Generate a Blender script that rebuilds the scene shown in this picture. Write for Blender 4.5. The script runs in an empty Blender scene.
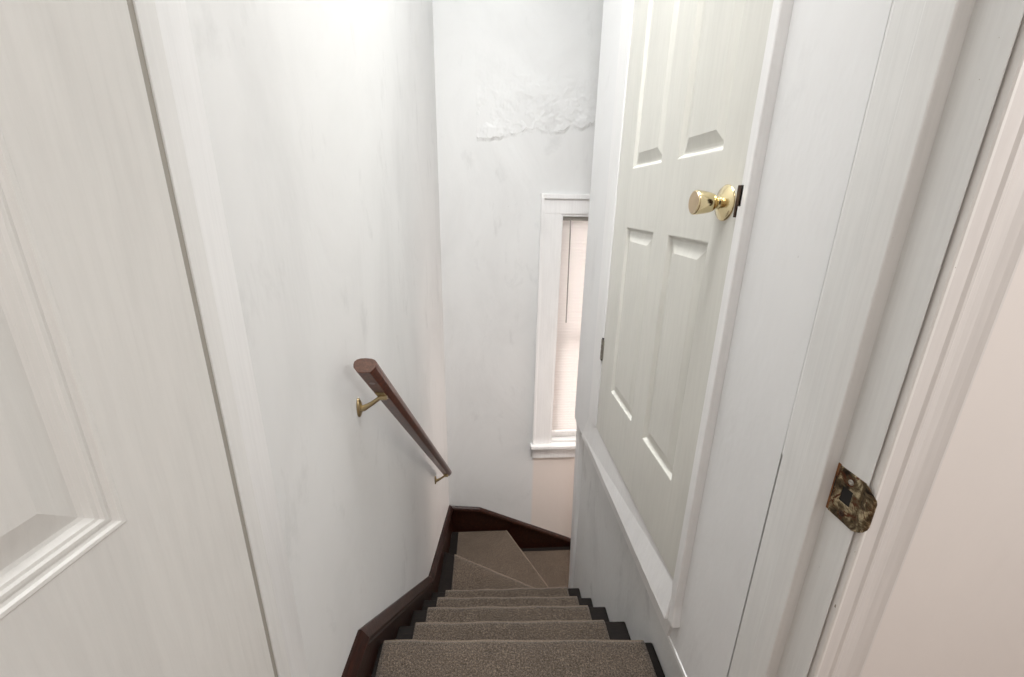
import bpy, bmesh, math, random
from mathutils import Vector, Matrix
random.seed(7)
S = bpy.context.scene
COL = S.collection
PI = math.pi

# ------------------------------------------------------------------ camera
cam_d = bpy.data.cameras.new('camera')
cam_d.sensor_width = 36.0
cam_d.lens = 425.3 / 1024 * 36
cam_d.clip_start = 0.02
cam = bpy.data.objects.new('camera', cam_d)
COL.objects.link(cam)
cam.matrix_world = Matrix(((0.9976, 0.0041, -0.0690, 0.0),
                           (-0.0669, 0.3089, -0.9487, 0.0),
                           (0.0174, 0.9511, 0.3084, 1.33),
                           (0, 0, 0, 1)))
S.camera = cam

# ------------------------------------------------------------------ world, lights, exposure
S.view_settings.view_transform = 'Standard'
S.view_settings.look = 'None'
S.view_settings.gamma = 1.0
S.view_settings.exposure = 0.12
S.view_settings.use_curve_mapping = False
w = bpy.data.worlds.new('daylight')
S.world = w
w.use_nodes = True
w.node_tree.nodes['Background'].inputs[0].default_value = (1.0, 0.97, 0.95, 1)
w.node_tree.nodes['Background'].inputs[1].default_value = 6.0


def area(name, loc, size, power, color=(1, 1, 1), target=None, spread=PI):
    l = bpy.data.lights.new(name, 'AREA')
    l.shape = 'RECTANGLE'
    l.size, l.size_y = size
    l.energy = power
    l.color = color
    l.spread = spread
    o = bpy.data.objects.new(name, l)
    COL.objects.link(o)
    o.location = loc
    if target is not None:
        d = Vector(target) - Vector(loc)
        o.rotation_euler = d.to_track_quat('-Z', 'Y').to_euler()
    return o


area('stair_ceiling_light', (0.12, 1.25, 4.05), (0.6, 1.2), 35.0, (1.0, 0.995, 0.99))
area('stair_head_fill', (0.08, 0.72, 3.1), (0.5, 0.3), 9.5, (1.0, 0.99, 0.98), (0.12, 2.45, -0.3), math.radians(85))  # added fill aimed down the well to even out the back wall
area('hall_ceiling_light', (0.1, -1.4, 4.0), (1.2, 1.0), 31, (1.0, 0.965, 0.94))
area('hall_side_fill', (1.3, -0.9, 2.0), (0.8, 1.0), 20, (1.0, 0.985, 0.97), (-0.3, 0.3, 0.9))  # unseen fill added on the right to brighten the open door
area('lower_flight_fill', (1.75, 2.42, 0.1), (0.45, 0.6), 12, (1.0, 0.83, 0.75), (-0.2, 2.3, -0.9))  # unseen warm fill added to lift the winders and lower walls


# ------------------------------------------------------------------ materials
def mat(name, col, rough=0.5, metal=0.0, spec=0.5):
    m = bpy.data.materials.new(name)
    m.use_nodes = True
    b = m.node_tree.nodes['Principled BSDF']
    b.inputs['Base Color'].default_value = (*col, 1)
    b.inputs['Roughness'].default_value = rough
    b.inputs['Metallic'].default_value = metal
    b.inputs['Specular IOR Level'].default_value = spec
    return m


def N(m, t, **kw):
    n = m.node_tree.nodes.new(t)
    for k, v in kw.items():
        setattr(n, k, v)
    return n


def L(m, a, b):
    m.node_tree.links.new(a, b)


def bsdf(m):
    return m.node_tree.nodes['Principled BSDF']


def coords(m, scale=(1, 1, 1), rot=(0, 0, 0)):
    tc = N(m, 'ShaderNodeTexCoord')
    mp = N(m, 'ShaderNodeMapping')
    mp.inputs['Scale'].default_value = scale
    mp.inputs['Rotation'].default_value = rot
    L(m, tc.outputs['Object'], mp.inputs['Vector'])
    return mp.outputs['Vector']


def noise(m, vec, scale, detail=4, rough=0.55, dist=0.0):
    n = N(m, 'ShaderNodeTexNoise')
    n.inputs['Scale'].default_value = scale
    n.inputs['Detail'].default_value = detail
    n.inputs['Roughness'].default_value = rough
    n.inputs['Distortion'].default_value = dist
    L(m, vec, n.inputs['Vector'])
    return n.outputs['Fac']


def ramp(m, fac, stops):
    r = N(m, 'ShaderNodeValToRGB')
    e = r.color_ramp.elements
    e[0].position, e[0].color = stops[0][0], (*stops[0][1], 1)
    e[1].position, e[1].color = stops[-1][0], (*stops[-1][1], 1)
    for p, c in stops[1:-1]:
        x = e.new(p)
        x.color = (*c, 1)
    L(m, fac, r.inputs['Fac'])
    return r.outputs['Color']


def math_n(m, op, a, b=None, c=None):
    n = N(m, 'ShaderNodeMath', operation=op)
    for i, v in enumerate((a, b, c)):
        if v is None:
            continue
        if isinstance(v, (int, float)):
            n.inputs[i].default_value = v
        else:
            L(m, v, n.inputs[i])
    return n.outputs[0]


def mix(m, fac, a, b, mode='MIX'):
    n = N(m, 'ShaderNodeMix', data_type='RGBA', blend_type=mode)
    for i, v in ((0, fac), (6, a), (7, b)):
        if isinstance(v, (int, float)):
            n.inputs[i].default_value = v
        elif isinstance(v, tuple):
            n.inputs[i].default_value = (*v, 1)
        else:
            L(m, v, n.inputs[i])
    return n.outputs[2]


def bump(m, h, strength=0.2, dist=0.01, prev=None):
    b = N(m, 'ShaderNodeBump')
    b.inputs['Strength'].default_value = strength
    b.inputs['Distance'].default_value = dist
    L(m, h, b.inputs['Height'])
    if prev is not None:
        L(m, prev, b.inputs['Normal'])
    return b.outputs['Normal']


def sc(c, k):
    return tuple(min(1, x * k) for x in c)


def plaster(name, col, smudge=0.5, rough=0.55, streak=(1, 1, 0.6), bmp=0.25):
    """old painted plaster: soft grey smudges, trowel streaks, faint dings"""
    m = mat(name, col, rough, spec=0.35)
    v = coords(m, streak)
    n1 = noise(m, v, 2.2, 5, 0.6, 0.6)
    n2 = noise(m, coords(m, (1, 1, 0.5)), 9.0, 6, 0.65, 0.3)
    c = ramp(m, n1, [(0.30, sc(col, 1 - 0.09 * smudge)), (0.52, col), (0.75, sc(col, 1.03))])
    c2 = ramp(m, n2, [(0.28, (1 - 0.12 * smudge,) * 3), (0.42, (1, 1, 1)), (0.8, (1, 1, 1))])
    c = mix(m, 1.0, c, c2, 'MULTIPLY')
    # faint dings
    n3 = noise(m, coords(m), 42.0, 2, 0.5)
    spots = ramp(m, n3, [(0.17, (0.72,) * 3), (0.20, (1, 1, 1))])
    c = mix(m, 1.0, c, spots, 'MULTIPLY')
    L(m, c, bsdf(m).inputs['Base Color'])
    nb = bump(m, n1, bmp, 0.02)
    nb = bump(m, noise(m, coords(m), 60, 4, 0.6), bmp * 0.35, 0.003, nb)
    L(m, nb, bsdf(m).inputs['Normal'])
    return m


def painted(name, col, rough=0.38, grain=(60, 60, 2.2), chips=0.0, bmp=0.25, chipcol=(0.30, 0.24, 0.18)):
    """old gloss paint over wood with a faint grain and a few chips"""
    m = mat(name, col, rough, spec=0.45)
    g = noise(m, coords(m, grain), 2.2, 5, 0.6, 0.2)
    s = noise(m, coords(m, (1, 1, 0.4)), 5, 5, 0.6, 0.4)
    c = ramp(m, s, [(0.3, sc(col, 0.93)), (0.55, col), (0.8, sc(col, 1.03))])
    c = mix(m, 1.0, c, ramp(m, g, [(0.25, (0.94,) * 3), (0.6, (1, 1, 1))]), 'MULTIPLY')
    if chips > 0:
        ch = noise(m, coords(m, (1, 1, 0.5)), 110, 3, 0.6)
        c = mix(m, ramp(m, ch, [(0.19 + 0.05 * chips, (1, 1, 1)), (0.20 + 0.05 * chips, (0, 0, 0))]), c, chipcol)
    L(m, c, bsdf(m).inputs['Base Color'])
    nb = bump(m, g, bmp, 0.0015)
    nb = bump(m, s, 0.2, 0.01, nb)
    L(m, nb, bsdf(m).inputs['Normal'])
    return m


WALL = (0.74, 0.745, 0.74)
M = {}
M['wall'] = plaster('grey white old plaster', WALL, 0.9)
M['wall_right'] = plaster('grey white painted board wall', (0.78, 0.785, 0.785), 0.5)
M['apron'] = plaster('rough grey white plaster', (0.74, 0.75, 0.745), 1.5, bmp=0.6)
M['ceiling'] = plaster('white ceiling', (0.82, 0.82, 0.81), 0.2)
M['hall'] = plaster('pale pink beige wall paint', (0.745, 0.70, 0.665), 0.25, bmp=0.15)
M['trim'] = painted('white gloss trim paint', (0.84, 0.84, 0.835), 0.33)
M['jamb'] = painted('white jamb paint', (0.78, 0.78, 0.765), 0.36, chips=0.7)
M['casing'] = painted('pinkish white casing paint', (0.70, 0.67, 0.645), 0.36, chips=0.8)
M['casing_edge'] = painted('chipped casing edge paint', (0.80, 0.78, 0.75), 0.4, chips=2.0)
M['closet_door'] = painted('cream grey door paint', (0.68, 0.675, 0.625), 0.38, grain=(3, 40, 3), bmp=0.1)
M['hall_door'] = painted('white brushed door paint', (0.72, 0.715, 0.69), 0.42, grain=(50, 50, 3), bmp=0.5)
M['gap'] = mat('dark gap', (0.07, 0.065, 0.055), 0.9)
M['metal_hinge'] = mat('dull grey hinge metal', (0.42, 0.40, 0.36), 0.4, 0.9)
M['brass'] = mat('polished brass', (0.80, 0.68, 0.42), 0.13, 1.0)
M['brass_face'] = mat('satin brass face', (0.62, 0.49, 0.33), 0.32, 1.0)
M['dark_hole'] = mat('black recess', (0.008, 0.007, 0.006), 0.8)
M['floor_wood'] = mat('brown floor boards', (0.20, 0.11, 0.06), 0.4)
M['rust_latch'] = mat('rusty dark latch plate', (0.055, 0.03, 0.02), 0.55, 0.5)

M['gap_shade'] = painted('grey beige hinge gap shade', (0.36, 0.34, 0.30), 0.6, chips=1.0)  # shade of the hinge gap put into the colour

# back wall: plaster with a long crack, flaking patch and a warmer paint patch under the window
m = plaster('cracked grey white plaster', (0.71, 0.715, 0.71), 0.8)
b = bsdf(m)
old = b.inputs['Base Color'].links[0].from_socket
oldn = b.inputs['Normal'].links[0].from_socket
tc = N(m, 'ShaderNodeTexCoord')
sep = N(m, 'ShaderNodeSeparateXYZ')
L(m, tc.outputs['Object'], sep.inputs[0])
X_, Z_ = sep.outputs['X'], sep.outputs['Z']
wob = noise(m, coords(m, (1, 0, 0)), 5.5, 6, 0.62)
zc = math_n(m, 'MULTIPLY_ADD', wob, 0.20, 1.575)
zc = math_n(m, 'ADD', zc, math_n(m, 'MULTIPLY', X_, 0.13))
d = math_n(m, 'SUBTRACT', Z_, zc)
ad = math_n(m, 'ABSOLUTE', d)
thick = math_n(m, 'MULTIPLY', noise(m, coords(m, (1, 1, 1)), 14, 4, 0.7), 0.012)
line = math_n(m, 'LESS_THAN', ad, math_n(m, 'SUBTRACT', thick, 0.0032))
inx = math_n(m, 'MULTIPLY', math_n(m, 'GREATER_THAN', X_, -0.03), math_n(m, 'LESS_THAN', X_, 0.66))
line = math_n(m, 'MULTIPLY', line, inx)
c = mix(m, math_n(m, 'MULTIPLY', line, math_n(m, 'MULTIPLY', ramp(m, noise(m, coords(m), 9, 3, 0.6), [(0.42, (0.15,) * 3), (0.6, (1, 1, 1))]), 0.5)), old, (0.33, 0.32, 0.30))
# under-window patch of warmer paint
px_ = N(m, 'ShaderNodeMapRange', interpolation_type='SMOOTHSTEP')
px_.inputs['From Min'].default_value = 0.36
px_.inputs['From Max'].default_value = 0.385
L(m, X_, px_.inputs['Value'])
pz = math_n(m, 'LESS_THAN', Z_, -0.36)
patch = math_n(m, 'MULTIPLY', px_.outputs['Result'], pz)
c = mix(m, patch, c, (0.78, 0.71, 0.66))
L(m, c, b.inputs['Base Color'])
# step in the plaster along the crack and a raised repaired area above it
stp = N(m, 'ShaderNodeMapRange', interpolation_type='SMOOTHSTEP')
stp.inputs['From Min'].default_value = -0.022
stp.inputs['From Max'].default_value = 0.003
L(m, d, stp.inputs['Value'])
fade = N(m, 'ShaderNodeMapRange', interpolation_type='SMOOTHSTEP')
fade.inputs['From Min'].default_value = 0.5
fade.inputs['From Max'].default_value = 0.0
L(m, d, fade.inputs['Value'])
h = math_n(m, 'MULTIPLY', math_n(m, 'MULTIPLY', stp.outputs['Result'], fade.outputs['Result']), inx)
h = math_n(m, 'MULTIPLY', h, math_n(m, 'ADD', noise(m, coords(m), 4, 5, 0.6), 0.35))
nb = bump(m, math_n(m, 'MULTIPLY', h, ramp(m, noise(m, coords(m), 7, 3, 0.6), [(0.42, (0.1,) * 3), (0.62, (1, 1, 1))])), 0.7, 0.009, oldn)
L(m, nb, b.inputs['Normal'])
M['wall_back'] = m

# dark stained wood
m = mat('dark brown stained wood', (0.06, 0.022, 0.012), 0.35, spec=0.3)
g = noise(m, coords(m, (14, 3, 14)), 6, 6, 0.65, 0.5)
L(m, ramp(m, g, [(0.3, (0.006, 0.0022, 0.0015)), (0.55, (0.024, 0.0065, 0.0035)), (0.8, (0.075, 0.022, 0.012))]),
  bsdf(m).inputs['Base Color'])
L(m, bump(m, g, 0.25, 0.002), bsdf(m).inputs['Normal'])
M['skirt'] = m
m = mat('worn black brown tread wood', (0.02, 0.014, 0.01), 0.6, spec=0.2)
g = noise(m, coords(m, (3, 20, 14)), 8, 6, 0.7, 0.5)
L(m, ramp(m, g, [(0.3, (0.006, 0.005, 0.0045)), (0.6, (0.014, 0.0105, 0.009)), (0.85, (0.05, 0.038, 0.03))]),
  bsdf(m).inputs['Base Color'])
L(m, bump(m, g, 0.3, 0.002), bsdf(m).inputs['Normal'])
M['tread'] = m
m = mat('red brown varnished rail wood', (0.16, 0.05, 0.025), 0.28, spec=0.5)
g = noise(m, coords(m, (50, 50, 3)), 2.5, 5, 0.6, 0.4)
L(m, ramp(m, g, [(0.3, (0.040, 0.010, 0.004)), (0.55, (0.105, 0.026, 0.011)), (0.8, (0.19, 0.055, 0.022))]),
  bsdf(m).inputs['Base Color'])
M['rail'] = m
m = mat('cut end grain wood', (0.16, 0.075, 0.04), 0.55)
g = noise(m, coords(m), 160, 4, 0.7)
L(m, ramp(m, g, [(0.3, (0.04, 0.016, 0.009)), (0.7, (0.105, 0.046, 0.026))]), bsdf(m).inputs['Base Color'])
M['rail_end'] = m
# carpet
m = mat('brown grey cut pile carpet', (0.25, 0.18, 0.13), 0.95, spec=0.1)
n1 = noise(m, coords(m), 210, 4, 0.85)
n2 = noise(m, coords(m), 120, 4, 0.75)
n3 = noise(m, coords(m), 7, 3, 0.6)
c = ramp(m, n1, [(0.32, (0.02, 0.015, 0.010)), (0.5, (0.098, 0.073, 0.053)), (0.68, (0.31, 0.24, 0.18))])
c = mix(m, 1.0, c, ramp(m, n2, [(0.3, (0.62,) * 3), (0.55, (1, 1, 1))]), 'MULTIPLY')
c = mix(m, 1.0, c, ramp(m, n3, [(0.3, (0.86,) * 3), (0.7, (1.08,) * 3)]), 'MULTIPLY')
L(m, c, bsdf(m).inputs['Base Color'])
nb = bump(m, n1, 0.9, 0.004)
nb = bump(m, n2, 0.6, 0.006, nb)
L(m, nb, bsdf(m).inputs['Normal'])
bsdf(m).inputs['Sheen Weight'].default_value = 0.2
bsdf(m).inputs['Sheen Roughness'].default_value = 0.5
M['carpet'] = m
m = mat('pale nosing carpet', (0.36, 0.29, 0.235), 0.95, spec=0.1)  # paler tone for the strips added along the nosings
n1 = noise(m, coords(m), 380, 3, 0.8)
L(m, ramp(m, n1, [(0.32, (0.10, 0.076, 0.057)), (0.5, (0.21, 0.165, 0.13)), (0.68, (0.38, 0.31, 0.25))]), bsdf(m).inputs['Base Color'])
L(m, bump(m, n1, 0.9, 0.004), bsdf(m).inputs['Normal'])
M['carpet_edge'] = m
# antique bracket brass
m = mat('aged brass bracket', (0.42, 0.33, 0.19), 0.32, 0.95)
M['bracket'] = m
# rusty strike plate
m = mat('tarnished rusty brass strike plate', (0.3, 0.22, 0.12), 0.4, 0.75)
n1 = noise(m, coords(m), 55, 5, 0.65, 0.8)
n2 = noise(m, coords(m), 28, 5, 0.7, 1.5)
c = ramp(m, n1, [(0.34, (0.02, 0.012, 0.007)), (0.5, (0.15, 0.11, 0.062)), (0.64, (0.62, 0.52, 0.33))])
c = mix(m, ramp(m, n2, [(0.57, (0, 0, 0)), (0.63, (1, 1, 1))]), c, (0.11, 0.035, 0.014))
L(m, c, bsdf(m).inputs['Base Color'])
L(m, ramp(m, n1, [(0.3, (0.65,) * 3), (0.7, (0.25,) * 3)]), bsdf(m).inputs['Roughness'])
L(m, bump(m, n1, 0.5, 0.002), bsdf(m).inputs['Normal'])
M['strike'] = m
m = mat('bare orange brown wood', (0.28, 0.10, 0.035), 0.7)
n1 = noise(m, coords(m), 90, 4, 0.7)
L(m, ramp(m, n1, [(0.3, (0.12, 0.04, 0.015)), (0.7, (0.42, 0.19, 0.08))]), bsdf(m).inputs['Base Color'])
M['bare_wood'] = m
# blind slats: thin white plastic that lets daylight through
m = mat('translucent white blind slat', (0.86, 0.84, 0.82), 0.4)
tr = N(m, 'ShaderNodeBsdfTranslucent')
tr.inputs['Color'].default_value = (0.9, 0.86, 0.84, 1)
mx = N(m, 'ShaderNodeMixShader')
mx.inputs[0].default_value = 0.5
L(m, bsdf(m).outputs[0], mx.inputs[1])
L(m, tr.outputs[0], mx.inputs[2])
L(m, mx.outputs[0], m.node_tree.nodes['Material Output'].inputs['Surface'])
M['slat'] = m
M['head_rail'] = mat('grey blind head rail', (0.30, 0.285, 0.255), 0.5)
M['wand'] = mat('clear grey wand', (0.33, 0.31, 0.29), 0.3)
m = mat('window glass', (1, 1, 1), 0.02)
bsdf(m).inputs['Transmission Weight'].default_value = 1.0
bsdf(m).inputs['IOR'].default_value = 1.45
M['glass'] = m


# ------------------------------------------------------------------ mesh helpers
def obj(name, bm, m, parent=None, smooth=False, bevel=0.0, seg=2):
    bmesh.ops.recalc_face_normals(bm, faces=bm.faces)
    me = bpy.data.meshes.new(name)
    bm.to_mesh(me)
    bm.free()
    o = bpy.data.objects.new(name, me)
    COL.objects.link(o)
    ms = m if isinstance(m, (list, tuple)) else [m]
    for x in ms:
        me.materials.append(x)
    if smooth:
        for p in me.polygons:
            p.use_smooth = True
    if bevel > 0:
        b = o.modifiers.new('bevel', 'BEVEL')
        b.width = bevel
        b.segments = seg
        b.limit_method = 'ANGLE'
        b.angle_limit = 0.6
    if parent is not None:
        o.parent = parent
    return o


def empty(name, loc, label=None, cat=None, group=None, kind=None, rot=0):
    o = bpy.data.objects.new(name, None)
    COL.objects.link(o)
    o.location = loc
    o.rotation_euler.z = rot
    o.empty_display_size = 0.05
    tag(o, label, cat, group, kind)
    return o


def tag(o, label=None, cat=None, group=None, kind=None):
    if label: o['label'] = label
    if cat: o['category'] = cat
    if group: o['group'] = group
    if kind: o['kind'] = kind
    return o


def box(bm, a, b, mi=0):
    vs = [bm.verts.new((x, y, z)) for x in (a[0], b[0]) for y in (a[1], b[1]) for z in (a[2], b[2])]
    for q in ((0, 1, 3, 2), (4, 6, 7, 5), (0, 4, 5, 1), (2, 3, 7, 6), (0, 2, 6, 4), (1, 5, 7, 3)):
        f = bm.faces.new([vs[i] for i in q])
        f.material_index = mi
    return vs


def prism(bm, poly, z0, z1, mi=0):
    """plan polygon extruded upward; z0 / z1 may be lists (one per corner)"""
    n = len(poly)
    z0 = z0 if isinstance(z0, (list, tuple)) else [z0] * n
    z1 = z1 if isinstance(z1, (list, tuple)) else [z1] * n
    lo = [bm.verts.new((p[0], p[1], z)) for p, z in zip(poly, z0)]
    hi = [bm.verts.new((p[0], p[1], z)) for p, z in zip(poly, z1)]
    fs = [bm.faces.new(lo[::-1]), bm.faces.new(hi)]
    for i in range(n):
        j = (i + 1) % n
        fs.append(bm.faces.new((lo[i], lo[j], hi[j], hi[i])))
    for f in fs:
        f.material_index = mi
    return fs


def sweep(bm, rings, cap=True, mi=0, closed=True):
    """rings: list of lists of points, same length"""
    R_ = [[bm.verts.new(p) for p in r] for r in rings]
    n = len(R_[0])
    for a, b in zip(R_, R_[1:]):
        for i in range(n if closed else n - 1):
            j = (i + 1) % n
            f = bm.faces.new((a[i], a[j], b[j], b[i]))
            f.material_index = mi
    if cap:
        bm.faces.new(R_[0][::-1]).material_index = mi
        bm.faces.new(R_[-1]).material_index = mi
    return R_


def frame_from(d):
    d = Vector(d).normalized()
    up = Vector((0, 0, 1)) if abs(d.z) < 0.95 else Vector((1, 0, 0))
    s = d.cross(up).normalized()
    return d, s, s.cross(d).normalized()


def lathe(bm, base, axis, prof, seg=32, mi=0):
    """prof: (distance along axis, radius)"""
    d, s, u = frame_from(axis)
    base = Vector(base)
    rings = []
    for t, r in prof:
        rings.append([base + d * t + (s * math.cos(a) + u * math.sin(a)) * max(r, 1e-5)
                      for a in [2 * PI * k / seg for k in range(seg)]])
    return sweep(bm, rings, True, mi)


def tube(bm, pts, rad, seg=12, mi=0):
    pts = [Vector(p) for p in pts]
    rad = rad if isinstance(rad, (list, tuple)) else [rad] * len(pts)
    rings = []
    for i, p in enumerate(pts):
        t = (pts[min(i + 1, len(pts) - 1)] - pts[max(i - 1, 0)])
        d, s, u = frame_from(t)
        rings.append([p + (s * math.cos(a) + u * math.sin(a)) * rad[i]
                      for a in [2 * PI * k / seg for k in range(seg)]])
    return sweep(bm, rings, True, mi)


def wall_x(y, off=0.0):
    """x of the left wall's face (it runs very slightly askew)"""
    return -0.345 + (y - 0.95) * 0.0497 + off


# ------------------------------------------------------------------ the shell
ZT, ZB = 4.10, -3.40
# left wall of the stairwell
bm = bmesh.new()
prism(bm, [(wall_x(0.55), 0.55), (wall_x(2.71), 2.71), (wall_x(2.71), 2.83), (-0.60, 2.83), (-0.60, 0.55)], ZB, ZT)
tag(obj('wall_left', bm, M['wall']), 'smudged grey white plaster wall carrying the handrail', kind='structure')

# back wall with a window opening
YB = 2.71
WX0, WX1, WZ0, WZ1 = 0.495, 1.10, -0.34, 1.245
bm = bmesh.new()
xs = [-0.60, WX0 - 0.0, WX1, 2.30]
zs = [ZB, WZ0, WZ1, ZT]
for i in range(3):
    for j in range(3):
        if i == 1 and j == 1:
            continue
        box(bm, (xs[i], YB, zs[j]), (xs[i + 1], YB + 0.16, zs[j + 1]))
bmesh.ops.remove_doubles(bm, verts=bm.verts, dist=1e-4)
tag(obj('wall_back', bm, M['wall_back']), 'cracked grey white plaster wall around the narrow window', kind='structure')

# right wall: an upper boarded part holding the closet door, a recessed plaster apron below
DY0, DY1, DZ0, DZ1 = 0.838, 1.655, 0.372, 2.40      # closet door opening
bm = bmesh.new()
XR = 0.520
box(bm, (XR, 0.6115, 0.165), (0.64, DY0, ZT))
box(bm, (XR, DY0, 0.165), (0.64, DY1, DZ0))
box(bm, (XR, DY0, DZ1), (0.64, DY1, ZT))
prism(bm, [(XR, DY1), (XR, 2.135), (XR + .006, 2.145), (0.68, 2.147), (0.68, DY1)], 0.165, ZT)
bmesh.ops.remove_doubles(bm, verts=bm.verts, dist=1e-4)
wr = tag(obj('wall_right', bm, M['wall_right']), 'white boarded wall with the closet door in it', kind='structure')
bm = bmesh.new()
prism(bm, [(0.542, 0.46), (0.542, 1.80), (0.64, 1.80), (0.64, 0.46)], ZB, 0.165)
obj('plaster_apron', bm, M['apron'], wr)
# post board at the end of the apron, set back a little, with a rounded leading edge
bm = bmesh.new()
prism(bm, [(0.548, 1.80), (0.560, 2.03), (0.68, 2.147), (0.64, 1.80)], ZB, 0.165)
obj('post_board', bm, M['apron'], wr)
bm = bmesh.new()
poly_t = [(0.536, 2.06), (0.530, 2.085), (0.530, 2.115), (0.538, 2.14), (0.68, 2.145), (0.56, 2.03)]
poly_b = [(x + 0.022, y) for x, y in poly_t]
sweep(bm, [[(x, y, ZB) for x, y in [(a + 0.03, b) for a, b in poly_t]],
           [(x, y, -0.95) for x, y in poly_b],
           [(x, y, 0.12) for x, y in poly_t], [(x - 0.006, y, 0.165) for x, y in poly_t]])
obj('corner_bead', bm, M['trim'], wr)
# closet interior behind the door
bm = bmesh.new()
box(bm, (1.25, 0.55, 0.1), (1.30, 2.2, ZT))
obj('closet_back', bm, M['wall_right'], wr)
# wall of the lower flight facing the back wall
bm = bmesh.new()
box(bm, (0.66, 2.00, ZB), (2.30, 2.12, ZT))
tag(obj('wall_front', bm, M['wall']), 'wall on the near side of the lower flight', kind='structure')
bm = bmesh.new()
box(bm, (2.30, 1.9, ZB), (2.40, 2.9, ZT))
tag(obj('wall_end', bm, M['hall']), 'wall closing the lower flight', kind='structure')

# hall walls on either side of the doorway and around the camera
bm = bmesh.new()
prism(bm, [(0.555, 0.466), (2.2, 0.466), (2.2, 0.585), (0.555, 0.585)], -0.1, ZT)
box(bm, (2.1, -2.6, -0.1), (2.2, 0.466, ZT))
tag(obj('wall_hall_right', bm, M['hall']), 'pale pinkish beige hall wall at the lower right', kind='structure')
bm = bmesh.new()
box(bm, (-1.5, 0.47, -0.1), (-0.37, 0.585, ZT))
box(bm, (-1.6, -2.6, -0.1), (-1.5, 0.585, ZT))
tag(obj('wall_hall_left', bm, M['hall']), 'hall wall behind the open panelled door', kind='structure')
bm = bmesh.new()
box(bm, (-1.6, -2.7, -0.1), (2.2, -2.6, ZT))
tag(obj('wall_hall_rear', bm, M['hall']), 'hall wall behind the viewer', kind='structure')
bm = bmesh.new()
box(bm, (-1.6, -2.7, ZT), (2.4, 2.9, ZT + 0.1))
tag(obj('ceiling', bm, M['ceiling']), 'white ceiling', kind='structure')
bm = bmesh.new()
box(bm, (-1.6, -2.7, -0.12), (2.2, 0.50, -0.012))
tag(obj('floor', bm, M['floor_wood']), 'hall floor at the head of the stairs', kind='structure')
bm = bmesh.new()
box(bm, (-0.6, 0.5, ZB - 0.1), (2.4, 2.9, ZB))
tag(obj('floor_lower', bm, M['floor_wood']), 'floor at the foot of the lower flight', kind='structure')
bm = bmesh.new()
box(bm, (-0.37, 0.46, 2.30), (0.56, 0.585, ZT))
tag(obj('wall_over_doorway', bm, M['wall']), 'wall above the doorway', kind='structure')

# ------------------------------------------------------------------ doorway trim
# right jamb: rebate, stop, inner strip
jr = empty('trim_1', (0.523, 0.50, 0), 'white chipped door jamb with stop on the right', kind='structure')


def world_child(name, bm, m, par, **kw):
    o = obj(name, bm, m, **kw)
    o.parent = par
    o.matrix_parent_inverse = Matrix.Translation(par.location).inverted() if par.rotation_euler.z == 0 else par.matrix_basis.inverted()
    return o


def vboard(poly, z0=-0.01, z1=2.30):
    bm = bmesh.new()
    prism(bm, poly, z0, z1)
    return bm


world_child('jamb_board', vboard([(0.523, 0.4545), (0.523, 0.52), (0.552, 0.52), (0.552, 0.475), (0.5242, 0.475), (0.5242, 0.4545)]), M['jamb'], jr, bevel=0.0005)
world_child('door_stop', vboard([(0.503, 0.5055), (0.503, 0.546), (0.552, 0.546), (0.552, 0.5055)]), M['jamb'], jr, bevel=0.002)
world_child('inner_strip', vboard([(0.5065, 0.546), (0.511, 0.598), (0.552, 0.598), (0.552, 0.546)], -0.01, ZT), M['jamb'], jr, bevel=0.0015)
world_child('jamb_seam', vboard([(0.5245, 0.5975), (0.5245, 0.6117), (0.56, 0.6117), (0.56, 0.5975)], 0, ZT - .01), M['gap'], jr)
world_child('seam_filler', vboard([(0.5125, 0.5975), (0.5205, 0.6113), (0.53, 0.6113), (0.53, 0.5975)], 0.92, ZT - .01), M['jamb'], jr)

# left jamb
jl = empty('trim_2', (-0.32, 0.50, 0), 'white painted door jamb beside the open hall door', kind='structure')
world_child('jamb_board', vboard([(-0.3200, 0.475), (-0.3200, 0.4905), (-0.37, 0.4905), (-0.37, 0.475)]), M['gap_shade'], jl)  # jamb strip coloured grey to stand for shade in the hinge gap
world_child('door_stop', vboard([(-0.3180, 0.4905), (-0.3182, 0.520), (-0.37, 0.520), (-0.37, 0.4905)]), M['jamb'], jl, bevel=0.0008)
world_child('inner_strip', vboard([(-0.3200, 0.519), (-0.3330, 0.598), (-0.37, 0.598), (-0.37, 0.519)], -0.01, ZT), M['trim'], jl, bevel=0.0008)

# head jamb over the doorway (out of view)
bm = bmesh.new()
box(bm, (-0.318, 0.46, 2.27), (0.523, 0.585, 2.30))
tag(obj('trim_3', bm, M['jamb']), 'head jamb over the doorway', kind='structure')

# casing on the hall side, right of the doorway
cs = empty('trim_4', (0.53, 0.45, 0), 'pinkish white moulded door casing right of the jamb', kind='structure')
prof = [(0.5265, 0.466), (0.5265, 0.4475), (0.528, 0.4455), (0.5315, 0.445)]
world_child('casing_edge', vboard([(0.5268, 0.467), (0.5268, 0.4468), (0.5285, 0.4448), (0.5318, 0.4448), (0.5318, 0.467)], -0.01, 2.33), M['casing_edge'], cs)
world_child('casing_face', vboard([(0.5318, 0.467), (0.5318, 0.4454), (0.545, 0.4462), (0.5505, 0.4462), (0.554, 0.4435), (0.5575, 0.4432),
                                   (0.5610, 0.4465), (0.566, 0.449), (0.575, 0.4505), (0.585, 0.4495), (0.594, 0.446), (0.600, 0.4425),
                                   (0.6030, 0.4425), (0.6040, 0.4540), (0.6055, 0.4540), (0.6070, 0.4490), (0.617, 0.4560), (0.627, 0.4655)], -0.01, 2.36),
            M['casing'], cs)
world_child('casing_gap', vboard([(0.5242, 0.464), (0.5242, 0.475), (0.5268, 0.475), (0.5268, 0.464)], 0, 2.3), M['gap'], cs)
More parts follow.
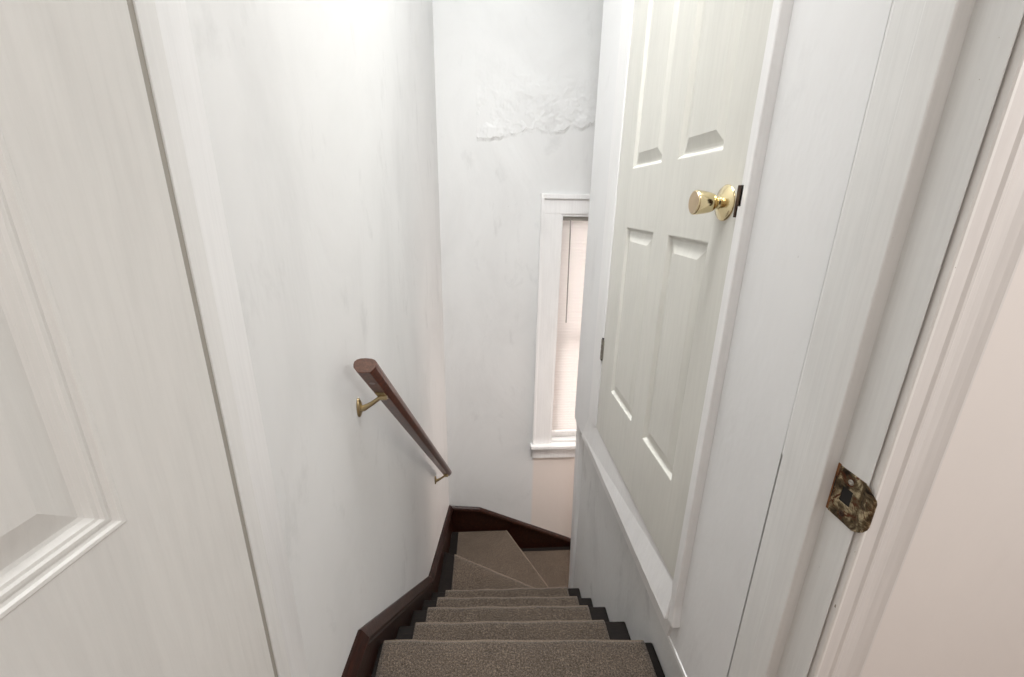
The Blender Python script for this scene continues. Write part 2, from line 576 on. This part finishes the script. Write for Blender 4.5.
world_child('head_casing', vboard([(-0.44, 0.467), (-0.44, 0.446), (0.60, 0.446), (0.60, 0.467)], 2.33, 2.43), M['casing'], cs, bevel=0.002)

# strike plate on the right jamb: flat brass plate with a lip that curls over the casing edge
sp = empty('strike_plate', (0.523, 0.48, 0.93), 'tarnished rusty brass strike plate with square hole on the right door jamb', 'strike plate')
bm = bmesh.new()
x0 = 0.5212


def plate_pts(dx):
    pts = [(0.5005, 0.9705), (0.462, 0.9705), (0.452, 0.966), (0.4475, 0.961)]
    pts += [(0.4475, 0.903), (0.452, 0.897), (0.462, 0.8925), (0.5005, 0.8925)]
    return pts


outer = plate_pts(0)
hole = [(0.4885, 0.945), (0.4705, 0.945), (0.4705, 0.920), (0.4885, 0.920)]
# plate made of quads round the square hole, 1.6 mm thick
ys = [0.5005, 0.4885, 0.4705, 0.4575]
zs2 = [0.8925, 0.920, 0.945, 0.9705]
for i in range(3):
    for j in range(3):
        if i == 1 and j == 1:
            continue
        box(bm, (x0, ys[i + 1], zs2[j]), (0.5235, ys[i], zs2[j + 1]))
# curled lip: successive strips bending towards +x with rounded corners
lip = [(0.5212, 0.4575, 0.0), (0.5208, 0.4515, 0.002), (0.5205, 0.4460, 0.006), (0.5222, 0.4415, 0.010),
       (0.5252, 0.4395, 0.015), (0.5275, 0.4395, 0.021)]
rings = []
for k, (lx, ly, cut) in enumerate(lip):
    za, zb_ = 0.8925 + cut, 0.9705 - cut
    n_ = Vector((-1, 0, 0)) if k < 3 else Vector((-0.5, -0.85, 0))
    t_ = 0.0016
    rings.append([(lx, ly, za), (lx, ly, zb_), (lx - n_.x * t_ * -1 if False else lx + t_ * 0.9, ly + (t_ * 0.8 if k >= 3 else 0), zb_),
                  (lx + t_ * 0.9, ly + (t_ * 0.8 if k >= 3 else 0), za)])
sweep(bm, rings)
bmesh.ops.remove_doubles(bm, verts=bm.verts, dist=1e-5)
world_child('plate', bm, M['strike'], sp, bevel=0.0005)
bm = bmesh.new()
box(bm, (0.5225, 0.4705, 0.920), (0.5240, 0.4885, 0.945))
world_child('latch_hole', bm, M['dark_hole'], sp)
for zz in (0.9575, 0.9045):
    bm = bmesh.new()
    lathe(bm, (0.5222, 0.4775, zz), (-1, 0, 0), [(0, 0.0), (0, 0.0042), (0.0015, 0.0042), (0.0022, 0.003), (0.0022, 0.0018), (0.0012, 0.0012), (0.0012, 0)], 20)
    world_child('screw', bm, M['metal_hinge'] if zz > 0.93 else M['rust_latch'], sp, smooth=False)
# bare wood mortise left uncovered beside the plate
bm = bmesh.new()
box(bm, (0.5222, 0.5005, 0.893), (0.5236, 0.5053, 0.972))
world_child('bare_mortise', bm, M['bare_wood'], sp)
bm = bmesh.new()
box(bm, (0.5218, 0.4995, 0.915), (0.5232, 0.5025, 0.952))
world_child('dark_slot', bm, M['dark_hole'], sp)


# ------------------------------------------------------------------ panelled doors
def panel_bm(u0, u1, z0, z1, prof, P):
    """nested rectangles; prof = list of (inset, depth); P(u, z, depth) -> world point"""
    bm = bmesh.new()
    rings = []
    for ins, dep in prof:
        rings.append([P(u0 + ins, z0 + ins, dep), P(u1 - ins, z0 + ins, dep), P(u1 - ins, z1 - ins, dep), P(u0 + ins, z1 - ins, dep)])
    sweep(bm, rings, cap=False)
    f = [bm.verts.new(p) for p in rings[-1]]
    bm.faces.new(f)
    # back of the panel
    ins, dep = prof[0]
    back = [P(u0, z0, 0.03), P(u1, z0, 0.03), P(u1, z1, 0.03), P(u0, z1, 0.03)]
    front = rings[0]
    fb = [bm.verts.new(p) for p in back]
    bm.faces.new(fb[::-1])
    ff = [bm.verts.new(p) for p in front]
    for i in range(4):
        j = (i + 1) % 4
        bm.faces.new((ff[i], ff[j], fb[j], fb[i]))
    bmesh.ops.remove_doubles(bm, verts=bm.verts, dist=1e-5)
    return bm


def slab_bm(us, zs, holes, P, th):
    bm = bmesh.new()
    for i in range(len(us) - 1):
        for j in range(len(zs) - 1):
            if (i, j) in holes:
                continue
            c = [P(u, z, d) for u in (us[i], us[i + 1]) for z in (zs[j], zs[j + 1]) for d in (0, th)]
            vs = [bm.verts.new(p) for p in c]
            for q in ((0, 1, 3, 2), (4, 6, 7, 5), (0, 4, 5, 1), (2, 3, 7, 6), (0, 2, 6, 4), (1, 5, 7, 3)):
                bm.faces.new([vs[k] for k in q])
    bmesh.ops.remove_doubles(bm, verts=bm.verts, dist=1e-5)
    # drop the faces shared by neighbouring cells
    bm.faces.ensure_lookup_table()
    seen = {}
    for f in bm.faces:
        key = frozenset(v.index for v in f.verts)
        seen.setdefault(key, []).append(f)
    bm.verts.index_update()
    seen = {}
    for f in bm.faces:
        seen.setdefault(frozenset(v.index for v in f.verts), []).append(f)
    kill = [f for fs in seen.values() if len(fs) > 1 for f in fs]
    bmesh.ops.delete(bm, geom=kill, context='FACES')
    return bm


# closet door in the right wall (u runs along y, depth goes into +x)
cd = empty('door_1', (0.505, 1.65, 0.375), 'cream panelled closet door with brass knob set above the stairs', kind='structure')
XD = 0.5045
Pc = lambda u, z, d: (XD + d, u, z)
us = [0.842, 0.938, 1.158, 1.262, 1.507, 1.651]
zs3 = [0.376, 0.617, 1.250, 1.438, 2.02, 2.12, 2.29, 2.396]
holes = {(1, 1), (3, 1), (1, 3), (3, 3), (1, 5), (3, 5)}
o = slab_bm(us, zs3, holes, Pc, 0.035)
world_child('door_slab', o, M['closet_door'], cd)
pr = [(0.0, 0.0), (0.003, 0.001), (0.010, 0.010), (0.014, 0.011), (0.020, 0.010), (0.046, 0.002), (0.049, 0.002)]
for (i, j) in sorted(holes):
    world_child('panel', panel_bm(us[i], us[i + 1], zs3[j], zs3[j + 1], pr, Pc), M['closet_door'], cd)
# knob
kn = empty('door_knob', (0, 0, 0))
kn.parent = cd
kn.matrix_parent_inverse = Matrix.Translation(cd.location).inverted()
kn['label'] = 'polished brass knob'
ky, kz = 0.897, 1.333
bm = bmesh.new()
lathe(bm, (XD, ky, kz), (-1, 0, 0), [(0, 0), (0, 0.0365), (0.0015, 0.0365), (0.004, 0.034), (0.008, 0.024), (0.012, 0.0165), (0.0135, 0.013), (0.0135, 0)], 48)
world_child('rosette', bm, M['brass'], cd, smooth=True).parent = kn
bm = bmesh.new()
lathe(bm, (XD - 0.012, ky, kz), (-1, 0, 0), [(0, 0.012), (0.004, 0.0125), (0.007, 0.0115), (0.010, 0.0120), (0.013, 0.0155), (0.017, 0.0185),
                                      (0.024, 0.0208), (0.034, 0.0226), (0.044, 0.0240), (0.052, 0.0245), (0.0545, 0.0240), (0.0555, 0.0225)], 48)
world_child('knob', bm, M['brass'], cd, smooth=True).parent = kn
bm = bmesh.new()
lathe(bm, (XD - 0.0672, ky, kz), (-1, 0, 0), [(0, 0.0), (0, 0.0222), (0.0008, 0.0218), (0.0008, 0.0)], 48)
world_child('knob_face', bm, M['brass_face'], cd).parent = kn
for c_ in kn.children:
    c_.matrix_parent_inverse = Matrix.Identity(4)
# knob children are modelled in world space: cancel both parents' offsets
kn.matrix_parent_inverse = Matrix.Translation(cd.location).inverted()
# latch plate / strike at the door's edge
bm = bmesh.new()
box(bm, (0.4985, 0.8300, 1.327), (0.5062, 0.8475, 1.366))
box(bm, (0.4990, 0.8440, 1.306), (0.5062, 0.8505, 1.366))
world_child('latch_plate', bm, M['rust_latch'], cd)['label'] = 'rusty dark latch plate'
# hinge on the left edge
bm = bmesh.new()
box(bm, (0.5005, 1.644, 0.700), (0.5055, 1.668, 0.785))
for z in (0.699, 0.722, 0.745, 0.768):
    lathe(bm, (0.4990, 1.656, z), (0, 0, 1), [(0, 0), (0, 0.0045), (0.0195, 0.0045), (0.0195, 0)], 14)
world_child('hinge', bm, M['metal_hinge'], cd)
bm = bmesh.new()
for z in (0.694, 0.7875):
    box(bm, (0.4985, 1.650, z), (0.5045, 1.661, z + 0.005))
world_child('hinge_pin', bm, M['dark_hole'], cd)

# closet door trim: left, right, bottom boards standing proud of the wall
td = empty('trim_5', (0.50, 1.2, 0.29), 'white trim framing the cream closet door', kind='structure')


def yz_board(poly, x0, x1):
    bm = bmesh.new()
    sweep(bm, [[(x0, y, z) for y, z in poly], [(x1, y, z) for y, z in poly]])
    return bm


world_child('left_board', yz_board([(1.654, 0.376), (1.775, 0.376), (1.775, 2.45), (1.654, 2.45)], 0.500, 0.5215), M['trim'], td, bevel=0.002)
world_child('right_board', yz_board([(0.840, 0.372), (0.832, 0.252), (0.806, 0.256), (0.813, 0.32), (0.816, 2.45), (0.840, 2.45)], 0.4985, 0.5215), M['trim'], td, bevel=0.0025)
bm = bmesh.new()
face = [(0.508, 0.8395, 0.3725), (0.508, 1.652, 0.3725), (0.506, 1.778, 0.374), (0.4995, 1.865, 0.222), (0.488, 0.831, 0.256)]
sweep(bm, [face, [(0.5215, y, z) for _, y, z in face]])
world_child('bottom_board', bm, M['trim'], td, bevel=0.003)
world_child('lower_band', yz_board([(0.845, 0.176), (1.93, 0.166), (1.87, 0.225), (0.831, 0.246)], 0.512, 0.5215), M['trim'], td, bevel=0.002)
bm = bmesh.new()
box(bm, (0.506, 1.6505, 0.375), (0.53, 1.6545, 2.4))
box(bm, (0.506, 0.8405, 0.3730), (0.53, 1.652, 0.3762))
world_child('door_gap', bm, M['gap'], td)
# seam lines in the boarded wall: low horizontal lip
bm = bmesh.new()
box(bm, (0.5165, 0.612, 0.158), (0.545, 1.80, 0.176))
tag(obj('trim_6', bm, M['trim'], bevel=0.003), 'white lip along the bottom of the right wall', kind='structure')

# ------------------------------------------------------------------ open hall door on the left
ang = math.radians(7)
P0 = Vector((-0.305, 0.46, 0))
uD = Vector((-math.sin(ang), -math.cos(ang), 0))
nD = Vector((-math.cos(ang), math.sin(ang), 0))          # into the slab, away from the passage
Ph = lambda u, z, d: tuple(P0 + uD * u + nD * d + Vector((0, 0, z)))
hd = empty('door_2', (P0.x, P0.y, 0), 'white painted panel door standing open on the left', kind='structure')
usd = [0.0, 0.1250, 0.640, 0.765]
zsd = [0.012, 0.235, 0.80, 1.049, 2.02, 2.20]
o = slab_bm(usd, zsd, {(1, 1), (1, 3)}, Ph, 0.036)
world_child('door_slab', o, M['hall_door'], hd)
ogee = [(0.0, 0.0), (0.0015, -0.0007), (0.0045, -0.0005), (0.006, 0.002), (0.0085, 0.003), (0.0115, 0.002), (0.0145, 0.002), (0.0165, 0.004),
        (0.0195, 0.0045), (0.0225, 0.0095), (0.026, 0.0105), (0.054, 0.0030), (0.057, 0.0030)]
for j in (1, 3):
    world_child('panel', panel_bm(usd[1], usd[2], zsd[j], zsd[j + 1], ogee, Ph), M['hall_door'], hd)
# hinge knuckles, tucked in the gap
for z in (0.25, 1.95):
    bm = bmesh.new()
    lathe(bm, (-0.338, 0.463, z), (0, 0, 1), [(0, 0), (0, 0.006), (0.09, 0.006), (0.09, 0)], 14)
    world_child('hinge', bm, M['metal_hinge'], hd)

# ------------------------------------------------------------------ window, blind
wn = empty('window_1', (0.8, YB, -0.36), 'narrow white framed window in the back wall', kind='structure')


def xz_box(a, b):
    bm = bmesh.new()
    box(bm, a, b)
    return bm


yb = YB
bm = bmesh.new()   # side casing, left, with a raised back band
box(bm, (0.372, yb - 0.016, -0.355), (0.488, yb + 0.001, 1.258))
box(bm, (0.358, yb - 0.026, -0.355), (0.376, yb + 0.001, 1.373))
world_child('left_casing', bm, M['trim'], wn, bevel=0.002)
bm = bmesh.new()
box(bm, (1.113, yb - 0.016, -0.355), (1.243, yb + 0.001, 1.258))
box(bm, (1.239, yb - 0.026, -0.355), (1.257, yb + 0.001, 1.373))
world_child('right_casing', bm, M['trim'], wn, bevel=0.002)
bm = bmesh.new()
box(bm, (0.376, yb - 0.016, 1.258), (1.239, yb + 0.001, 1.345))
box(bm, (0.376, yb - 0.026, 1.345), (1.239, yb + 0.001, 1.373))
world_child('head_casing', bm, M['trim'], wn, bevel=0.002)
world_child('sill', xz_box((0.343, yb - 0.055, -0.382), (1.272, yb + 0.06, -0.355)), M['trim'], wn, bevel=0.005)
world_child('apron', xz_box((0.362, yb - 0.018, -0.475), (1.253, yb + 0.001, -0.382)), M['trim'], wn, bevel=0.003)
bm = bmesh.new()
box(bm, (0.486, yb - 0.010, -0.355), (0.498, yb + 0.14, 1.260))
box(bm, (1.098, yb - 0.010, -0.355), (1.115, yb + 0.14, 1.260))
box(bm, (0.498, yb - 0.010, 1.243), (1.098, yb + 0.14, 1.260))
world_child('frame', bm, M['trim'], wn)
for nm, z0, z1, yy in (('lower_sash', -0.345, 0.47, 0.060), ('upper_sash', 0.43, 1.243, 0.095)):
    bm = bmesh.new()
    box(bm, (0.498, yb + yy, z0), (0.545, yb + yy + 0.03, z1))
    box(bm, (1.055, yb + yy, z0), (1.098, yb + yy + 0.03, z1))
    box(bm, (0.545, yb + yy, z0), (1.055, yb + yy + 0.03, z0 + 0.045))
    box(bm, (0.545, yb + yy, z1 - 0.04), (1.055, yb + yy + 0.03, z1))
    s_ = world_child(nm, bm, M['trim'], wn)
    g_ = world_child('pane', xz_box((0.541, yb + yy + 0.012, z0 + 0.04), (1.059, yb + yy + 0.016, z1 - 0.036)), M['glass'], wn)

bl = empty('window_blind', (0.8, yb + 0.02, 1.24), 'white venetian blind lowered over the narrow stair window', 'window blind')
world_child('head_rail', xz_box((0.500, yb + 0.002, 1.218), (1.095, yb + 0.036, 1.243)), M['head_rail'], bl, bevel=0.002)
bm = bmesh.new()
z = 1.206
k = 0
while z > -0.262:
    c_, s_ = math.cos(math.radians(72)), math.sin(math.radians(72))
    hw = 0.0130
    for (t0, t1) in ((-1, -0.33), (-0.33, 0.33), (0.33, 1)):
        pts = []
        for t in (t0, t1):
            bow = 0.0018 * (1 - t * t)
            pts.append((yb + 0.020 - t * hw * c_ + bow * s_, z + t * hw * s_ + bow * c_))
        v = [bm.verts.new((x, p[0], p[1])) for p in pts for x in (0.501, 1.094)]
        bm.faces.new((v[0], v[1], v[3], v[2]))
    z -= 0.0195
    k += 1
bmesh.ops.remove_doubles(bm, verts=bm.verts, dist=1e-5)
so = world_child('slats', bm, M['slat'], bl)
sm = so.modifiers.new('thickness', 'SOLIDIFY')
sm.thickness = 0.0006
world_child('bottom_rail', xz_box((0.501, yb + 0.010, -0.288), (1.094, yb + 0.032, -0.270)), M['trim'], bl, bevel=0.002)
bm = bmesh.new()
tube(bm, [(0.548, yb - 0.001, 1.222), (0.550, yb - 0.004, 1.15), (0.5575, yb - 0.003, 0.56)], 0.0042, 8)
world_child('tilt_wand', bm, M['wand'], bl)
bm = bmesh.new()
for xx in (0.62, 0.99):
    tube(bm, [(xx, yb + 0.006, 1.22), (xx, yb + 0.006, -0.25)], 0.0008, 6)
world_child('ladder_cords', bm, M['slat'], bl)

# ------------------------------------------------------------------ staircase
st = empty('staircase', (0.1, 1.0, -0.2), 'dark brown wooden stairs turning right at the bottom between white walls', 'staircase')
R_ = 0.185
XW = 0.541                                           # right end of the straight treads
nosR = [0.967, 1.186, 1.402, 1.606, 1.828]           # nosing y at the right wall
nosL = [1.010, 1.212, 1.428, 1.636, 1.840]           # nosing y at the left wall
TH = 0.028


def sx(y):
    return wall_x(y, 0.012)


def tread(poly, z, rbm=None):
    bm = bmesh.new()
    prism(bm, poly, z - TH, z)
    world_child('tread', bm, M['tread'], st, bevel=0.006, seg=3)


def riser(a, b, z0, z1, th=0.018):
    bm = bmesh.new()
    d_ = (Vector(b) - Vector(a)).normalized()
    n_ = Vector((-d_.y, d_.x)) * th
    prism(bm, [a, b, (b[0] + n_.x, b[1] + n_.y), (a[0] + n_.x, a[1] + n_.y)], z0, z1)
    world_child('riser', bm, M['tread'], st)


for k in range(5):
    z = -R_ * k
    yl0 = nosL[k - 1] - 0.05 if k else 0.5
    yr0 = nosR[k - 1] - 0.05 if k else 0.5
    tread([(sx(yl0), yl0), (sx(nosL[k]), nosL[k]), (XW, nosR[k]), (XW, yr0)], z - 0.012)
    riser((sx(nosL[k]), nosL[k] - 0.022), (XW, nosR[k] - 0.022), z - R_ - 0.02, z - TH)
# winders
A0, A1 = (-0.262, 2.318), (0.549, 1.858)
B0, B1 = (0.166, 2.712), (0.555, 1.905)
tread([(sx(1.79), 1.79), (sx(2.318), 2.318), A1, (0.549, 1.78)], -5 * R_ - 0.012)
riser((A0[0], A0[1] - 0.022), (A1[0], A1[1] - 0.022), -6 * R_ - 0.02, -5 * R_ - TH)
tread([(sx(2.26), 2.26), (sx(2.70), 2.705), B0, B1, (0.549, 1.81)], -6 * R_ - 0.012)
riser((B0[0] - 0.02, B0[1] - 0.01), (B1[0] - 0.02, B1[1] - 0.01), -7 * R_ - 0.02, -6 * R_ - TH)
tread([(0.12, 2.706), (0.80, 2.706), (0.80, 2.125), (0.645, 2.125), (0.56, 1.95), (0.54, 1.86)], -7 * R_ - 0.012)
xk = 0.80
for k in range(8, 12):
    riser((xk - 0.02, 2.706), (xk - 0.02, 2.125), -k * R_ - 0.02, -(k - 1) * R_ - TH)
    tread([(xk - 0.05, 2.706), (xk + 0.23, 2.706), (xk + 0.23, 2.125), (xk - 0.05, 2.125)], -k * R_ - 0.012)
    xk += 0.23

# ------------------------------------------------------------------ carpet
cp = empty('stair_carpet', (0.1, 1.0, 0), 'brown grey cut pile carpet laid on every stair tread and winder', 'carpet')
ct = 0.012


def carpet_piece(La, Lb, Ra, Rb, z, drop, nx=46, ny=10):
    """quad plan La(back left) Lb(nose left) Rb(nose right) Ra(back right), wraps over the nose and hangs down by drop"""
    bm = bmesh.new()
    rows = []
    La, Lb, Ra, Rb = map(Vector, (La, Lb, Ra, Rb))
    path = [(t / ny, 0.0, 0.0) for t in range(ny + 1)]
    grid = []
    for i in range(nx + 1):
        s = i / nx
        back = La.lerp(Ra, s)
        nose = Lb.lerp(Rb, s)
        dr = (nose - back).normalized()
        wobx = 0.0018 * math.sin(s * 19 + z * 31) + random.uniform(-0.0010, 0.0010)
        wobz = 0.0012 * math.sin(s * 11 + z * 17)
        line = []
        for t in range(ny + 1):
            p = back.lerp(nose - dr * 0.014, t / ny)
            line.append((p.x, p.y, z + wobz * t / ny + random.uniform(-0.0006, 0.0006)))
        for a in (25, 50, 75, 90, 115, 145):
            r = 0.016
            q = nose - dr * 0.014 + dr * (r * math.sin(math.radians(a)) + wobx)
            line.append((q.x, q.y, z - r + r * math.cos(math.radians(a)) + wobz))
        q = nose + dr * (-0.014 + wobx - 0.004)
        line.append((q.x, q.y, z - 0.05))
        line.append((q.x, q.y, z - drop))
        grid.append([bm.verts.new(p) for p in line])
    for a, b_ in zip(grid, grid[1:]):
        for i in range(len(a) - 1):
            bm.faces.new((a[i], b_[i], b_[i + 1], a[i + 1]))
    o = world_child('carpet_piece', bm, M['carpet'], cp, smooth=True)
    s_ = o.modifiers.new('thickness', 'SOLIDIFY')
    s_.thickness = 0.010
    s_.offset = -1
    return o


lx = [(-0.318, -0.316), (-0.262, -0.256), (-0.250, -0.244), (-0.236, -0.229), (-0.220, -0.211)]
rx = [(0.502, 0.512), (0.460, 0.458), (0.464, 0.462), (0.470, 0.469), (0.474, 0.472)]
for k in range(5):
    z = -R_ * k
    yl0 = nosL[k - 1] - 0.022 if k else 0.52
    yr0 = nosR[k - 1] - 0.022 if k else 0.52
    carpet_piece((lx[k][0], yl0), (lx[k][1], nosL[k]), (rx[k][0], yr0), (rx[k][1], nosR[k]), z, R_ - 0.02)
carpet_piece((-0.197, 1.815), (-0.193, 2.277), (0.46, 1.800), (0.46, 1.908), -5 * R_, R_ - 0.02)
# second winder: hand-made polygon with a nose along line B
carpet_piece((-0.197, 2.255), (-0.190, 2.683), (0.480, 1.870), (0.480, 1.905), -6 * R_, 0.02)


def carpet_poly(poly, z, name='carpet_piece', drop=None):
    bm = bmesh.new()
    prism(bm, poly, z - 0.011, z)
    return world_child(name, bm, M['carpet'], cp, bevel=0.004, seg=3)


bpy.data.objects.remove(cp.children[-1])
bm = bmesh.new()
# top of the second winder and the flap over its nose
prism(bm, [(-0.197, 2.270), (-0.192, 2.682), (0.176, 2.680), (0.430, 2.155), (0.535, 1.925), (0.535, 1.850)], -6 * R_ - 0.011, -6 * R_)
prism(bm, [(0.176, 2.680), (0.530, 1.936), (0.518, 1.930), (0.164, 2.674)], -7 * R_ + 0.01, -6 * R_ - 0.001)
world_child('carpet_piece', bm, M['carpet'], cp, bevel=0.004, seg=3)
carpet_poly([(0.19, 2.655), (0.80, 2.650), (0.80, 2.18), (0.60, 2.18), (0.47, 2.04)], -7 * R_)
for k in range(8, 12):
    x_ = 0.80 + 0.23 * (k - 8)
    carpet_poly([(x_ - 0.02, 2.655), (x_ + 0.235, 2.655), (x_ + 0.235, 2.18), (x_ - 0.02, 2.18)], -k * R_)

for (a_, b_, z_) in [((lx[k][1], nosL[k] + 0.0005), (rx[k][1], nosR[k] + 0.0005), -R_ * k - 0.011) for k in range(5)] + \
        [((-0.193, 2.2785), (0.46, 1.9095), -5 * R_ - 0.008), ((0.177, 2.681), (0.532, 1.937), -6 * R_ - 0.004)]:
    bm = bmesh.new()
    nseg = 60
    pts_ = []
    for q in range(nseg + 1):
        t = q / nseg
        pts_.append((a_[0] + (b_[0] - a_[0]) * t, a_[1] + (b_[1] - a_[1]) * t + 0.0015 * math.sin(t * 19 + z_ * 31) * (z_ > -0.8), z_ + 0.001 * math.sin(t * 23)))
    tube(bm, pts_, 0.0055, 10)  # paler tube added along each nosing so the edge line reads
    world_child('nosing_strip', bm, M['carpet_edge'], cp, smooth=True)

# ------------------------------------------------------------------ skirting boards (dark wood)
# left: board following the flight with a moulded cap
bl_ = empty('baseboard_left', (-0.32, 1.5, -0.4), 'dark brown stair skirting on the left wall', kind='structure')
top = [(0.60, 0.200), (0.780, 0.197), (0.897, 0.191), (1.8387, -0.6335), (2.700, -0.8742)]


def skirt_sweep(offs_dz):
    bm = bmesh.new()
    rings = []
    for (y, z) in top:
        rings.append([(wall_x(y, o_), y, z + dz) for o_, dz in offs_dz])
    sweep(bm, rings)
    return bm


world_child('cap', skirt_sweep([(0.000, 0.000), (0.008, 0.002), (0.016, -0.010), (0.024, -0.024), (0.028, -0.030), (0.028, -0.040), (0.020, -0.046),
                                (0.018, -0.052), (0.0, -0.052)]), M['skirt'], bl_)
world_child('bead', skirt_sweep([(0.0, -0.052), (0.0165, -0.052), (0.021, -0.058), (0.021, -0.066), (0.0165, -0.072), (0.0, -0.072)]), M['skirt'], bl_)
bm = bmesh.new()
rings = []
for (y, z), zb_ in zip(top, (-0.4, -0.4, -0.5, -1.5, -1.6)):
    rings.append([(wall_x(y, 0.0), y, z - 0.06), (wall_x(y, 0.0145), y, z - 0.06), (wall_x(y, 0.0145), y, zb_), (wall_x(y, 0.0), y, zb_)])
sweep(bm, rings)
world_child('board', bm, M['skirt'], bl_)
# back
bb = empty('baseboard_back', (0.2, 2.70, -1.0), 'dark red brown skirting stepping down the back wall', kind='structure')
topb = [(-0.262, -0.885), (-0.025, -0.908), (0.676, -1.224), (2.2, -1.95 - 0.3)]


def back_sweep(offs_dz):
    bm = bmesh.new()
    sweep(bm, [[(x, YB - o_, z + dz) for o_, dz in offs_dz] for x, z in topb])
    return bm


world_child('cap', back_sweep([(0.000, 0.0), (0.008, 0.002), (0.018, -0.008), (0.025, -0.020), (0.025, -0.036), (0.016, -0.042), (0.0, -0.042)]), M['skirt'], bb)
bm = bmesh.new()
sweep(bm, [[(x, YB, z - 0.04), (x, YB - 0.014, z - 0.04), (x, YB - 0.014, zb_), (x, YB, zb_)] for (x, z), zb_ in zip(topb, (-1.7, -1.8, -2.2, -3.3))])
world_child('board', bm, M['skirt'], bb)

# ------------------------------------------------------------------ handrail
C0, C1 = Vector((-0.2785, 0.958, 0.953)), Vector((-0.2175, 2.215, -0.243))
hr = empty('handrail', tuple(C0), 'sloping reddish brown wooden handrail on the left wall', 'handrail')
d_ = (C1 - C0).normalized()
side = Vector((1, -0.0497 * -1, 0))
side = Vector((d_.y, -d_.x, 0)).normalized()       # pointing into the stairwell (+x)
upv = side.cross(d_).normalized()
if upv.z < 0:
    upv = -upv
prof_r = [(-0.015, -0.018), (0.015, -0.018), (0.021, -0.011), (0.026, -0.005), (0.0275, 0.003), (0.0265, 0.010), (0.022, 0.015), (0.013, 0.0185),
          (0.0, 0.0195), (-0.013, 0.0185), (-0.022, 0.015), (-0.0265, 0.010), (-0.0275, 0.003), (-0.026, -0.005), (-0.021, -0.011)]
bm = bmesh.new()
sweep(bm, [[tuple(C0 + d_ * t + side * a + upv * b_) for a, b_ in prof_r] for t in (0, 0.003, (C1 - C0).length - 0.003, (C1 - C0).length)], cap=True)
bm.faces.ensure_lookup_table()
for f in bm.faces:
    if len(f.verts) > 6:
        f.material_index = 1
rl = world_child('rail', bm, [M['rail'], M['rail_end']], hr, bevel=0.0015)
# pale glue mark under the rail
bm = bmesh.new()
c = C0 + d_ * 0.075 - upv * 0.0183
lathe(bm, tuple(c), tuple(-upv), [(0, 0), (0, 0.0075), (0.0006, 0.0070), (0.0006, 0)], 20)
world_child('sticker', bm, mat('grey sticker', (0.28, 0.23, 0.22), 0.5), hr)
for ti, (yw) in enumerate((1.070, 2.160)):
    br = empty('bracket', (0, 0, 0))
    br.parent = hr
    br.matrix_parent_inverse = Matrix.Translation(hr.location).inverted()
    br['label'] = 'aged brass wall bracket'
    t = (yw + 0.012 - C0.y) / d_.y
    under = C0 + d_ * t - upv * 0.018
    wz = under.z - 0.026
    wx = wall_x(yw)
    parts = []
    bm = bmesh.new()      # wall plate: tall oval rosette
    rings = []
    for dx, k_ in ((0.0, 1.0), (0.004, 1.0), (0.007, 0.8), (0.010, 0.5)):
        rings.append([(wx + dx, yw + 0.0145 * k_ * math.cos(a), wz - 0.010 + 0.028 * k_ * math.sin(a)) for a in [2 * PI * q / 28 for q in range(28)]])
    sweep(bm, rings)
    parts.append(('wall_plate', bm))
    bm = bmesh.new()
    p0 = Vector((wx + 0.004, yw, wz - 0.014))
    p3 = under + Vector((0, 0, -0.006))
    pts = [p0, p0 + Vector((0.012, 0.001, 0.002)), p0.lerp(p3, 0.55) + Vector((0.001, 0, -0.002)), p3 + Vector((-0.010, -0.002, -0.004)), p3 + Vector((0.0, 0, 0.001))]
    tube(bm, pts, [0.0095, 0.0085, 0.0060, 0.0058, 0.0068], 14)
    parts.append(('arm', bm))
    bm = bmesh.new()
    sweep(bm, [[tuple(under + d_ * t_ + side * a + upv * b_) for a, b_ in ((-0.012, 0.001), (0.012, 0.001), (0.012, -0.003), (-0.012, -0.003))] for t_ in (-0.024, 0.024)])
    parts.append(('saddle', bm))
    bm = bmesh.new()
    lathe(bm, tuple(under + side * -0.004 - upv * 0.006), tuple(side), [(0, 0), (0, 0.0075), (0.017, 0.0075), (0.019, 0.005), (0.019, 0)], 16)
    parts.append(('clamp_screw', bm))
    for nm, b2 in parts:
        q = obj(nm, b2, M['bracket'], smooth=(nm in ('arm', 'wall_plate')))
        q.parent = br
